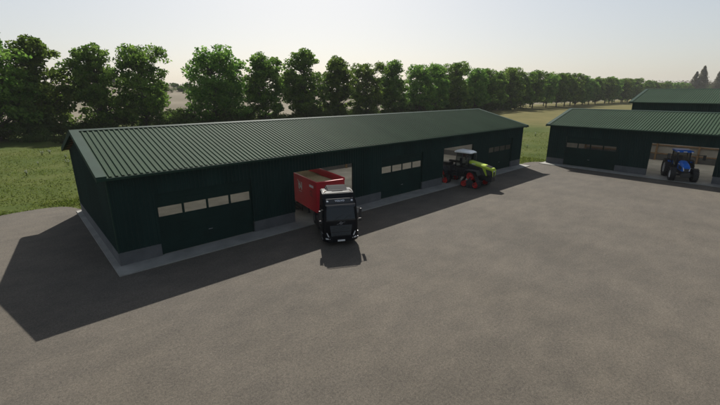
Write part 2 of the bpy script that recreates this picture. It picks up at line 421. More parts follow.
tag(barnA,'long dark green barn across the left, red trailer in its open doorway','barn','dark green machinery barns')
barnB=copy_tree(barnA); barnB.location=(49.45,-1.65,0); barnB.rotation_euler=(0,0,-PI/2)
tag(barnB,'low dark green barn on the right with the blue tractor in its doorway','barn','dark green machinery barns')
# taller hall behind barn B: only its upper part shows
hall=empty('storage_hall',(75,-4.05,0),-PI/2)
tag(hall,'tall green roofed hall rising behind the low barn on the right','barn')
hL,hW,hE,hR=46,16.7,7.45,1.95
MB().box(-.3,hL+.3,-.6,hW+.3,-.05,.075).build('concrete_slab','concrete',hall)
m=MB(); m.box(0,hL,0,.16,.95,hE); corr(m,0,hL,.95,hE,-.004); m.build('wall_panel','cladding',hall)
m=MB(); m.box(0,hL,hW-.16,hW,.95,hE); corr(m,0,hL,.95,hE,hW+.004,side=1); m.build('wall_panel','cladding',hall)
for xo,s in ((0,-1),(hL,1)):
    m=MB(); poly=[(.16,.95),(hW-.16,.95),(hW-.16,hE),(hW/2,hE+hR-.1),(.16,hE)]; xi=xo-s*.14
    m.add([(xo,y,z) for y,z in poly]+[(xi,y,z) for y,z in poly],[(0,1,2,3,4),(9,8,7,6,5)]+[(i,(i+1)%5,5+(i+1)%5,5+i) for i in range(5)])
    m.build('gable_wall','cladding',hall)
MB().box(-.03,hL+.03,-.035,hW+.035,.075,.95,.01).build('plinth','plinth',hall)
sheet_roof(hL,hW,.44,.45,hE+.12,hR,hall)

# ---------------------------------------------------------------- vehicles
def tyre(parent,c,r_,w,rim_r,rim_m,lugs=0,rim_side=1,name='wheel',n=32,tm='black_rubber'):
    """wheel with its axis on y; rim_side = side whose hub faces out; tyre > rim"""
    h=w/2; t=MB()
    prof=[(rim_r,-h*.72),(rim_r+(r_-rim_r)*.35,-h*.98),(r_*.93,-h),(r_*.985,-h*.82),(r_,-h*.4),(r_,h*.4),(r_*.985,h*.82),(r_*.93,h),(rim_r+(r_-rim_r)*.35,h*.98),(rim_r,h*.72),(rim_r,-h*.72)]
    t.lathe(prof,c,n)
    for i in range(lugs):
        for s in (-1,1):
            a=2*PI*(i+(.5 if s>0 else 0))/lugs
            mx=Matrix.Translation(c)@Matrix.Rotation(a,4,'Y')@Matrix.Translation((0,s*h*.5,r_+.018))@Matrix.Rotation(s*R(38),4,'Z')
            t.box(-.03,.03,-h*.6,h*.6,-.035,.03,mx=mx)
    wh=t.build(name,tm,parent)
    q=MB(); s=rim_side
    q.lathe([(rim_r+.012,s*h*.70),(rim_r+.012,s*h*.80),(rim_r*.90,s*h*.82),(rim_r*.84,s*h*.45),(rim_r*.55,s*h*.30),(rim_r*.42,s*h*.45),(rim_r*.36,s*h*.62),(rim_r*.12,s*h*.66),(.001,s*h*.66)],c,n)
    for i in range(8):
        a=2*PI*i/8; q.lathe([(.02,s*h*.45),(.02,s*h*.62),(.001,s*h*.63)],(c[0]+rim_r*.30*math.cos(a),c[1]+.0,c[2]+rim_r*.30*math.sin(a)),6)
    q.build('rim',rim_m,wh); return wh

# --- black truck, local: x forward, front bumper at x=0, real metres
def make_truck():
    t=empty('truck')
    Wd=1.24
    # cab shell
    cab=MB()
    side=[(-2.25,.75),(-.12,.75),(.0,1.05),(-.02,1.95),(-.28,2.92),(-.42,3.10),(-1.0,3.62),(-1.35,3.72),(-2.05,3.72),(-2.25,3.6)]
    pts=[]
    for s in (-1,1):
        for x,z in side:
            inset=.0 if z<2.0 else (z-2.0)*.055+(.05 if z>3.5 else 0)
            fr=.14 if x>-.3 else 0
            pts.append((x,s*(Wd-inset-fr),z))
            if fr: pts.append((x-.16,s*(Wd-inset),z))
    cab.hull(pts,.05,3); body=cab.build('cab','black_paint',t)
    # windscreen: proud dark pane following the raked front
    ws=MB(); q=[]
    for (x,z,w) in ((-.018,1.93,1.00),(-.275,2.88,.95)): q+=[(x+.028,-w,z),(x+.028,w,z),(x-.10,w+.10,z),(x-.10,-w-.10,z)]
    ws.add(q,[(0,1,5,4),(1,2,6,5),(0,4,7,3),(0,3,2,1),(4,5,6,7),(3,7,6,2)]); ws.build('windscreen','screen',t)
    MB().box(-.06,.022,-1.05,1.05,1.83,1.93,.01).build('wiper_cowl','black_plastic',t)
    for y in (-.45,.2):
        MB().tube([(.045,y,1.90),(-.0,y+.25,2.15),(-.03,y+.55,2.2)],.012,5).build('wiper','black_plastic',t)
    # sun visor
    MB().hull([(-.22,-1.08,2.86),(-.22,1.08,2.86),(.03,-1.0,2.80),(.03,1.0,2.80),(-.22,-1.08,3.02),(-.22,1.08,3.02),(-.02,-1.0,2.95),(-.02,1.0,2.95)],.02).build('sun_visor','screen',t)
    # header sign and lamps
    MB().hull([(-.30,-.98,3.03),(-.30,.98,3.03),(-.60,-.96,3.30),(-.60,.96,3.30),(-.26,-.98,3.03),(-.26,.98,3.03),(-.53,-.96,3.31),(-.53,.96,3.31)],.0).build('header_panel','black_plastic',t)
    slope=math.atan2(.28,.27)
    text('header_lettering','VOLVO',.20,'lamp',t,Matrix.Translation((-.385,0,3.185))@Matrix.Rotation(PI/2,4,'Z')@Matrix.Rotation(slope,4,'X'),.008,.003)
    for s in (-1,1):
        MB().lathe([(.085,0),(.085,.05),(.05,.07),(.001,.075)],(-.44,s*.86,3.14),14,'x').build('roof_lamp','lamp',t)
        MB().lathe([(.06,0),(.06,.05),(.001,.06)],(-1.05,s*.9,3.70),10,'z').build('beacon','amber',t)
    # roof bar and deflector edge (light metal)
    MB().tube([(-.98,-1.0,3.70),(-.9,-.85,3.80),(-.9,.85,3.80),(-.98,1.0,3.70)],.03).build('roof_bar','chassis',t)
    MB().hull([(-1.2,-.7,3.70),(-1.2,.7,3.70),(-2.0,-.8,3.72),(-2.0,.8,3.72),(-1.95,-.75,3.95),(-1.95,.75,3.95),(-2.1,-.7,3.95),(-2.1,.7,3.95),(-2.1,-.8,3.70),(-2.1,.8,3.70)],.06).build('air_deflector','dull_black',t)
    MB().box(-1.9,-1.25,-.4,.4,3.715,3.75,.01).build('roof_hatch','matte_black',t)
    # grille
    g=MB(); g.hull([(.04,-.78,1.52),(.04,.78,1.52),(.04,-.66,.55),(.04,.66,.55),(-.1,-.78,1.52),(-.1,.78,1.52),(-.1,-.66,.55),(-.1,.66,.55)],.01)
    gr=g.build('grille','grey_slats',t)
    for z,w in ((1.05,.68),(.78,.62)): MB().box(.03,.055,-w,w,z-.035,z+.035,.005).build('grille_gap','black_plastic',gr)
    for z in (1.43,1.35,1.27,1.19,.92,.66): MB().box(.038,.05,-.64,.64,z-.012,z+.012).build('slat','black_plastic',gr)
    # badge bar between windscreen and grille
    MB().tube([(.025,-.30,1.60),(.035,0,1.68),(.025,.30,1.76)],.012,6).build('badge_bar','steel',t)
    MB().lathe([(.10,0),(.10,.02),(.075,.02),(.075,0)],(.02,0,1.68),20,'x').build('badge_ring','steel',t)
    # bumper
    MB().hull([(.06,-.85,.30),(.06,.85,.30),(-.25,-1.25,.32),(-.25,1.25,.32),(.07,-.95,.72),(.07,.95,.72),(-.25,-1.27,.95),(-.25,1.27,.95),(-1.0,-1.25,.35),(-1.0,1.25,.35),(-.95,-1.26,.95),(-.95,1.26,.95)],.03).build('bumper','black_paint',t)
    MB().box(.062,.085,-.26,.26,.36,.48,.004).build('number_plate','white',t)
    for s in (-1,1):
        h=MB()
        h.hull([(.03,s*.98,1.02),(.03,s*1.04,1.02),(.05,s*.80,.62),(.05,s*.88,.62),(-.02,s*.98,1.02),(-.02,s*1.04,1.02),(-.02,s*.80,.62),(-.02,s*.88,.62)],.005)
        h.hull([(.07,s*.78,.60),(.04,s*1.12,.66),(.07,s*.80,.53),(.04,s*1.08,.56),(-.02,s*.78,.60),(-.02,s*1.12,.66),(-.02,s*.80,.53),(-.02,s*1.08,.56)],.005)
        h.build('headlight','lamp',t)
        # side window, door line, mirror, steps
        w=MB(); w.prism([(-.42,2.0),(-1.28,2.0),(-1.28,2.72),(-.62,2.72)],s*1.232-.012,s*1.232+.012); w.build('side_window','screen',t)
        MB().box(-1.42,-1.20,s*1.245-.012,s*1.245+.012,1.72,1.77,.004).build('door_handle','steel',t)
        m=MB(); m.box(-.22,-.10,s*1.42-.10,s*1.42+.10,1.95,2.62,.04); m.box(-.22,-.10,s*1.40-.10,s*1.40+.10,1.70,1.90,.03)
        m.tube([(-.2,s*1.15,2.66),(-.16,s*1.40,2.64)],.025,6); m.tube([(-.2,s*1.2,1.8),(-.16,s*1.40,1.80)],.025,6)
        mr=m.build('mirror','black_plastic',t)
        MB().box(-.231,-.221,s*1.42-.08,s*1.42+.08,2.0,2.58).build('mirror_glass','steel',mr)
        st=MB(); 
        for z in (.5,.9): st.box(-.62,-.22,s*1.265-.02,s*1.265+.02,z,z+.04,.005)
        st.build('cab_step','steel',t)
        # wheel arch + skirt
        MB().prism([(-2.25,.72),(-2.25,1.1),(-.95,1.1),(-.95,.72),(-1.02,.72),(-1.10,1.0),(-1.9,1.0),(-2.05,.72)],s*1.10,s*1.26).build('wheel_arch','black_plastic',t)
        MB().box(-4.3,-2.45,s*.78 if s>0 else -1.22,1.22 if s>0 else -.78,.42,1.02,.08).build('fuel_tank','chassis',t)
        MB().box(-4.32,-2.42,s*1.235-.012,s*1.235+.012,.35,.95,.01).build('side_skirt','black_paint',t)
        MB().prism([(-5.75,.95),(-5.6,1.18),(-4.75,1.18),(-4.6,.95),(-4.66,.95),(-4.80,1.13),(-5.55,1.13),(-5.68,.95)],s*.62,s*1.24).build('mudguard','black_plastic',t)
        tyre(t,(-1.5,s*1.05,.52),.52,.32,.29,'steel',0,s)
        tyre(t,(-5.2,s*.98,.52),.52,.5,.29,'steel',0,s)
        MB().box(-6.1,-2.2,s*.38-.04,s*.38+.04,.72,1.0).build('frame_rail','chassis',t)
    MB().lathe([(.5,0),(.5,.08),(.001,.08)],(-5.0,0,1.03),20,'z').build('fifth_wheel','chassis',t)
    MB().box(-5.3,-5.1,-.9,.9,.45,.6).build('rear_axle','chassis',t)
    MB().box(-1.6,-1.4,-.9,.9,.45,.6).build('front_axle','chassis',t)
    # seats and wheel behind the glass
    for y in (-.6,.6):
        m=MB(); m.box(-1.2,-.75,y-.25,y+.25,1.55,1.7,.04); m.box(-1.3,-1.18,y-.25,y+.25,1.7,2.35,.04); m.build('seat','seat',t)
    return t
truck=make_truck(); SC=.875
H=R(242)
truck.scale=(SC,)*3; truck.rotation_euler=(0,0,H); truck.location=(10.80,-5.66,.012)
tag(truck,'black cab-over lorry parked outside the barn door, hitched to the red trailer','truck')

def make_trailer():
    """x forward, front face at x=0, body 1.2..3.65, real metres, floor 0"""
    t=empty('tipping_trailer'); Lr=9.0; w=1.22; z0=1.28; z1=3.62
    for s in (-1,1):
        m=MB(); m.box(-Lr,-.06,s*w-.03,s*w+.03,z0,z1,.012)
        m.box(-Lr,0,s*w-.065,s*w+.065,z1-.02,z1+.09,.02); m.box(-Lr,0,s*w-.055,s*w+.055,z0-.06,z0+.08,.015)
        p=m.build('side_panel','red',t)
        MB().box(-.3,-.0,s*(w+.034)-.002,s*(w+.034)+.004,z0+.1,z1-.06).build('corner_seam','red',p)
    m=MB(); m.box(-.06,0,-w-.05,w+.05,z0-.06,z1-.0,.02); m.box(-.10,.06,-w-.06,w+.06,z1-.02,z1+.092,.02); m.build('front_panel','red',t)
    MB().box(-Lr-.05,-Lr,-w-.05,w+.05,z0-.06,z1+.05,.02).build('tailgate','red',t)
    MB().box(-Lr,-.06,-w+.03,w-.03,z0-.05,z0+.05).build('bed','red',t)
    # rolled tarp along the far upper edge
    MB().tube([(-Lr+.1,w+.02,z1+.13),(-.05,w+.02,z1+.13)],.085,10).build('rolled_tarp','red',t)
    for s in (-1,1):
        MB().box(-Lr+.2,-.2,s*.5-.07,s*.5+.07,z0-.36,z0-.062).build('chassis_rail','chassis',t)
        # landing leg
        m=MB(); m.box(-2.6,-2.45,s*.85-.07,s*.85+.07,.55,z0-.1,.01); m.box(-2.62,-2.43,s*.85-.12,s*.85+.12,.50,.56,.01); m.build('landing_leg','chassis',t)
        # side underrun frame
        m=MB()
        for z in (.62,.98): m.box(-5.3,-3.1,s*1.16-.02,s*1.16+.02,z-.05,z+.05,.005)
        for x in (-5.28,-3.12): m.box(x-.03,x+.03,s*1.16-.022,s*1.16+.022,.57,z0-.06)
        m.build('side_guard','black_plastic',t)
        for x in (-6.0,-7.3): tyre(t,(x,s*1.02,.53),.53,.38,.29,'steel',0,s)
        MB().prism([(-7.95,.9),(-7.8,1.16),(-5.5,1.16),(-5.35,.9),(-5.4,.9),(-5.52,1.12),(-7.78,1.12),(-7.9,.9)],s*.8,s*1.22).build('mudguard','black_plastic',t)
    for x in (-6.0,-7.3): MB().box(x-.07,x+.07,-.95,.95,.46,.6).build('axle','chassis',t)
    # markings on the side that faces the yard's left (local -y is the driver's right); strokes of a white emblem
    def side_mark(name,quads,m,parent,s):
        mb=MB()
        for q in quads:
            y=s*(w+.038); q=[(x,z+(.22 if z>1.5 else 0)) for x,z in q]; mb.add([(x,y,z) for x,z in q]+[(x,y-s*.006,z) for x,z in q],[tuple(range(len(q)))]+[tuple(range(len(q),2*len(q)))[::-1]]+[(i,(i+1)%len(q),len(q)+(i+1)%len(q),len(q)+i) for i in range(len(q))])
        mb.build(name,m,parent)
    def stroke(x0,z0_,x1,z1_,th=.07):
        d=Vector((x1-x0,z1_-z0_)); n=Vector((-d.y,d.x)).normalized()*th/2
        return [(x0+n.x,z0_+n.y),(x1+n.x,z1_+n.y),(x1-n.x,z1_-n.y),(x0-n.x,z0_-n.y)]
    return t,side_mark,stroke
trailer,side_mark,stroke=make_trailer()
TA=R(259.5)
trailer.scale=(SC,)*3; trailer.rotation_euler=(0,0,TA)
fc=Vector((12.72,-2.22)); trailer.location=(fc.x,fc.y,.012)
tag(trailer,'red high-sided tipping trailer heaped with grain reaching back into the barn','trailer')
# yard-facing side (world -x) is the local right side: local -y
s=-1
e0=-3.75   # emblem left edge (towards rear) in local x
em=[stroke(e0+.00,3.02,e0+.22,2.92,.08),stroke(e0+.20,2.95,e0+.24,2.30,.12),stroke(e0+.24,2.72,e0+.50,2.62,.10),stroke(e0+.50,2.95,e0+.42,2.30,.10),
    stroke(e0+.50,2.55,e0+.85,2.45,.11),stroke(e0+.84,2.95,e0+.84,2.28,.13),stroke(e0+.24,2.34,e0+.44,2.32,.09),stroke(e0+.48,2.88,e0+.66,2.50,.09)]
side_mark('white_emblem',em,'white',trailer,s)
side_mark('white_emblem',[stroke(e0+.25+i*.15,2.12,e0+.36+i*.15,2.12,.045) for i in range(4)],'white',trailer,s)
side_mark('maker_lettering',[stroke(-1.32+i*.13,2.98,-1.22+i*.13,2.98,.20) for i in range(6)]+[[(-1.32,2.96),(-.56,2.96),(-.56,3.02),(-1.32,3.02)]],'white',trailer,s)
side_mark('dark_emblem',[stroke(-1.25,2.45,-1.05,2.62,.07),stroke(-1.05,2.62,-.80,2.50,.07),stroke(-1.28,2.25,-.75,2.18,.07),stroke(-1.1,2.42,-.85,2.30,.06)],'red_dark',trailer,s)
side_mark('yellow_side_markers',[stroke(-x,1.245,-x+.18,1.245,.05) for x in (1.0,2.4,3.8,5.2,6.6,8.0)],'amber',trailer,s)
# grain: bumpy heap resting in the bed
nx,ny=60,16; vs=[];fs=[]
for i in range(nx+1):
    for j in range(ny+1):
        x=-8.9+8.8*i/nx; y=-1.18+2.36*j/ny
        u=2*j/ny-1; v=2*i/nx-1
        z=3.50-.06*u*u-.10*max(0,abs(v)-.8)/.2+.03*math.sin(x*2.3+y)+random.uniform(-.012,.012)
        if u>.45: z-=(u-.45)*.35
        vs.append((x,y,z))
for i in range(nx):
    for j in range(ny): fs.append((i*(ny+1)+j,(i+1)*(ny+1)+j,(i+1)*(ny+1)+j+1,i*(ny+1)+j+1))
gm=MB(); gm.add(vs,fs,True); base=[(-8.9,-1.18,1.35),(-.1,-1.18,1.35),(-.1,1.18,1.35),(-8.9,1.18,1.35)]; gm.add(base,[(0,1,2,3)])
grain=gm.build('grain_load','grain'); grain.scale=(SC,)*3; grain.rotation_euler=(0,0,TA); grain.location=(fc.x,fc.y,.012)
tag(grain,'tan grain filling the red trailer to its rim','grain',kind='stuff')

# --- tracked tractor: x forward; origin mid between axles on ground
def make_tracked():
    t=empty('tracked_tractor')
    # hood
    hood=[]
    for x,w,z0,z1 in ((.95,.50,1.45,2.80),(1.9,.50,1.42,2.66),(3.0,.50,1.40,2.46),(3.86,.42,1.5,2.22)):
        hood+=[(x,-w,z0),(x,w,z0),(x,-w,z1-.12),(x,w,z1-.12),(x,-w*.72,z1),(x,w*.72,z1)]
    MB().hull(hood,.04,2).build('engine_body','dark_grey',t)
    top=[]
    for x,w,z1 in ((1.0,.53,2.84),(1.9,.53,2.70),(3.0,.53,2.50),(3.94,.43,2.24)):
        top+=[(x,-w,z1-.30),(x,w,z1-.30),(x,-w,z1-.13),(x,w,z1-.13),(x,-w*.70,z1),(x,w*.70,z1)]
    hd=MB().hull(top,.03,2).build('hood','lime',t)
    # black top vent near the nose
    MB().hull([(3.05,-.34,2.46),(3.05,.34,2.46),(3.74,-.30,2.26),(3.74,.30,2.26),(3.05,-.34,2.505),(3.05,.34,2.505),(3.74,-.30,2.325),(3.74,.30,2.325)],.01).build('hood_vent','matte_black',hd)
    # nose grille with lime chevrons
    MB().hull([(3.62,-.42,1.2),(3.62,.42,1.2),(3.97,-.38,1.25),(3.97,.38,1.25),(3.62,-.42,2.0),(3.62,.42,2.0),(3.95,-.40,1.96),(3.95,.40,1.96)],.02).build('nose_grille','black_plastic',t)
    for s in (-1,1):
        MB().hull([(3.99,s*.43,2.04),(3.99,s*.26,2.0),(4.0,s*.30,1.35),(4.0,s*.22,1.35),(3.9,s*.43,2.04),(3.9,s*.26,2.0),(3.9,s*.30,1.30),(3.9,s*.22,1.30)],.008).build('nose_blade','lime',t)
        MB().hull([(2.72,s*.54,2.30),(3.12,s*.54,2.30),(3.42,s*.54,1.40),(3.28,s*.54,1.40),(2.72,s*.48,2.30),(3.12,s*.48,2.30),(3.42,s*.48,1.40),(3.28,s*.48,1.40)],.01).build('side_blade','lime',t)
        MB().hull([(3.95,s*.20,1.98),(3.95,s*.02,1.92),(3.97,s*.18,1.82),(3.97,s*.05,1.82),(4.0,s*.15,1.9),(3.9,s*.20,1.84)],.0).build('headlight','lamp',t)
        # hood side grilles
        MB().box(1.1,2.5,s*.515-.01,s*.515+.01,1.55,2.3,.01).build('side_grille','black_plastic',t)
        MB().box(1.5,1.95,s*.538-.01,s*.538+.01,2.50,2.59).build('hood_lettering','white',hd)
    # chassis, fenders, rear deck
    MB().box(-3.2,3.3,-.42,.42,.85,1.5,.06).build('chassis','chassis',t)
    MB().box(3.3,3.95,-.45,.45,.75,1.2,.05).build('front_weight','black_plastic',t)
    MB().box(-3.3,-1.15,-.75,.75,1.35,2.0,.1).build('rear_deck','dark_grey',t)
    MB().box(-3.0,-1.4,-.45,.45,2.0,2.35,.08).build('rear_housing','black_plastic',t)
    MB().box(-3.35,-3.2,-.6,.6,.7,1.4,.03).build('rear_linkage','black_plastic',t)
    _k=set(bpy.data.objects)
    # cab
    fr=MB()
    c0=[(-1.1,.72),(-1.05,.80),(.45,.80),(.62,.55)]
    zb,zt=1.75,3.42
    for s in (-1,1):
        for x,y in ((-1.08,.72),(-.25,.80),(.58,.62)):
            fr.tube([(x,s*y,zb),(x*.93-(.05 if x>0 else 0),s*y*.94,zt)],.045,6)
        fr.tube([(-1.08,s*.74,zb),(.58,s*.64,zb)],.05,6)
    fr.hull([(-1.15,-.78,1.15),(-1.15,.78,1.15),(.62,-.66,1.15),(.62,.66,1.15),(-1.15,-.78,1.78),(-1.15,.78,1.78),(.62,-.66,1.78),(.62,.66,1.78)],.05)
    cab=fr.build('cab_frame','black_plastic',t)
    gl=MB()
    for s in (-1,1):
        gl.add([(-1.08,s*.72,zb),(-.25,s*.80,zb),(-.28,s*.755,zt),(-1.02,s*.68,zt)],[(0,1,2,3)])
        gl.add([(-.25,s*.80,zb),(.58,s*.62,zb),(.49,s*.585,zt),(-.28,s*.755,zt)],[(0,1,2,3)])
    gl.add([(.58,-.62,zb),(.58,.62,zb),(.49,.585,zt),(.49,-.585,zt)],[(0,1,2,3)])
    gl.add([(-1.08,-.72,zb),(-1.08,.72,zb),(-1.02,.68,zt),(-1.02,-.68,zt)],[(0,1,2,3)])
    gl.build('cab_glass','cab_glass',t)
    MB().hull([(-1.3,-.80,3.42),(-1.3,.80,3.42),(.72,-.72,3.40),(.72,.72,3.40),(-1.3,-.82,3.56),(-1.3,.82,3.56),(.78,-.74,3.50),(.78,.74,3.50),(-1.0,-.6,3.72),(-1.0,.6,3.72),(.45,-.55,3.66),(.45,.55,3.66)],.04,2).build('cab_roof','white_cab',t)
    for y in (-.55,-.3,.3,.55): MB().box(.74,.82,y-.07,y+.07,3.40,3.47,.01).build('work_lamp','lamp',t)
    m=MB(); m.box(-.75,-.25,-.27,.27,1.95,2.1,.05); m.box(-.85,-.72,-.25,.25,2.05,2.75,.05); m.build('seat','seat',t)
    MB().tube([(.05,0,1.8),(-.05,0,2.3)],.03,6).build('steering_column','black_plastic',t)
    MB().lathe([(.2,0),(.22,.015),(.2,.03),(.18,.015),(.2,0)],(-.07,0,2.3),16,'z').build('steering_wheel','black_plastic',t)
    MB().tube([(.75,.60,1.9),(.75,.64,3.0),(.72,.66,3.25)],.07,8).build('exhaust','dark_grey',t)
    MB().box(-2.6,-1.15,.30,.75,2.0,2.3,.05).build('tank','black_plastic',t)
    for o in set(bpy.data.objects)-_k:
        if o.type=='MESH': o.data.transform(Matrix.Translation((.6,0,.24)))
    for s in (-1,1):
        m=MB(); m.tube([(.95,s*.66,3.45),(1.07,s*1.15,3.4)],.02,6); m.box(1.03,1.11,s*1.15-.08,s*1.15+.08,3.0,3.45,.02); m.build('mirror','black_plastic',t)
        # ladder
        m=MB()
        for z in (.7,1.0,1.3,1.6): m.box(-.55,-.05,s*1.0-.1,s*1.0+.1,z,z+.03)
        m.box(-.57,-.54,s*1.0-.08,s*1.0+.08,.7,1.75); m.box(-.06,-.03,s*1.0-.08,s*1.0+.08,.7,1.75); m.build('ladder','dark_grey',t)
        # rear fender with lime cap, front fender dark
        MB().prism([(-3.1,1.62),(-2.9,1.92),(-1.7,1.92),(-1.3,1.45),(-1.36,1.42),(-1.75,1.85),(-2.85,1.85),(-3.02,1.60)],s*.72,s*1.5).build('rear_fender','dark_grey',t)
        MB().box(-3.05,-2.45,s*.95-.18,s*.95+.18,1.93,2.08,.04).build('rear_cap','lime',t)
        MB().prism([(.95,1.4),(1.2,1.92),(2.55,1.92),(2.8,1.45),(2.74,1.42),(2.5,1.86),(1.25,1.86),(1.02,1.38)],s*.62,s*1.48).build('front_fender','dark_grey',t)
    # four triangular track units
    def track(xc,s):
        yc=s*1.22; w=.36
        u=empty('track_unit'); u.parent=t
        top=(xc,1.28,.42); f_=(xc+.72,.36,.34); b_=(xc-.72,.36,.34)
        # belt outline around three circles (radius incl. belt), in order top, front, back
        circ=[(top[0],top[1],.50),(f_[0],f_[1],.36),(b_[0],b_[1],.36)]
        hullp=[]
        for cx,cz,r_ in circ:
            for k in range(40): a=2*PI*k/40; hullp.append((cx+r_*math.cos(a),cz+r_*math.sin(a)))
        hullp=sorted(set(hullp))
        def cross(o,a,b): return (a[0]-o[0])*(b[1]-o[1])-(a[1]-o[1])*(b[0]-o[0])
        lo=[];up=[]
        for p in hullp:
            while len(lo)>1 and cross(lo[-2],lo[-1],p)<=0: lo.pop()
            lo.append(p)
        for p in hullp[::-1]:
            while len(up)>1 and cross(up[-2],up[-1],p)<=0: up.pop()
            up.append(p)
        h=lo[:-1]+up[:-1]
        # resample
        P=[];per=0;pts=[Vector(p) for p in h]
        seg=[(pts[i],pts[(i+1)%len(pts)]) for i in range(len(pts))]
        for a,b in seg: per+=(b-a).length
        N=54; step=per/N; d=0; acc=0; i=0
        for k in range(N):
            tgt=k*step
            while acc+(seg[i][1]-seg[i][0]).length<tgt: acc+=(seg[i][1]-seg[i][0]).length; i+=1
            a,b=seg[i]; P.append(a+(b-a)*((tgt-acc)/(b-a).length))
        m=MB(); vs=[];fs=[]
        for k in range(N):
            tn=(P[(k+1)%N]-P[k-1]).normalized(); nr=Vector((tn.y,-tn.x))
            o=P[k]; inn=P[k]-nr*.05; ot=P[k]+nr*(.035 if k%2 else 0)
            for q,y in ((inn,yc-w),(ot,yc-w),(ot,yc+w),(inn,yc+w)): vs.append((q.x,y,q.y))
        for k in range(N):
            n=(k+1)%N
            for j in range(4): fs.append((4*k+j,4*k+(j+1)%4,4*n+(j+1)%4,4*n+j))
        m.add(vs,fs); m.build('track_belt','black_rubber',u)
        def wheel(cx,cz,r_,ww,nm,mt):
            q=MB(); y0=yc+s*ww
            q.lathe([(r_,-ww),(r_,ww),(r_*.82,ww*1.0),(r_*.74,ww*.55),(r_*.35,ww*.5),(r_*.28,ww*.95),(.001,ww)] if s>0 else [(r_,ww),(r_,-ww),(r_*.82,-ww),(r_*.74,-ww*.55),(r_*.35,-ww*.5),(r_*.28,-ww*.95),(.001,-ww)],(cx,yc,cz),24)
            q.build(nm,mt,u)
        wheel(top[0],top[1],.45,.30,'drive_wheel','red_wheel')
        wheel(f_[0],f_[1],.31,.37,'idler_wheel','red_wheel'); wheel(b_[0],b_[1],.31,.37,'idler_wheel','red_wheel')
        for dx in (-.24,.24): wheel(xc+dx,.19,.15,.34,'track_roller','dark_grey')
        MB().hull([(xc-.6,yc+s*.30,.45),(xc+.6,yc+s*.30,.45),(xc,yc+s*.30,1.15),(xc-.6,yc+s*.22,.45),(xc+.6,yc+s*.22,.45),(xc,yc+s*.22,1.15),(xc-.55,yc+s*.30,.3),(xc+.55,yc+s*.30,.3),(xc-.55,yc+s*.22,.3),(xc+.55,yc+s*.22,.3)],.01).build('track_frame','dark_grey',u)
    for s in (-1,1):
        for xc in (1.9,-1.95): track(xc,s)
    return t
claas=make_tracked()
claas.scale=(.875,)*3; claas.rotation_euler=(0,0,R(-86)); claas.location=(30.85,-.85,.04)
tag(claas,'green and dark grey tracked tractor on red-wheeled crawler tracks in the middle doorway','tractor')

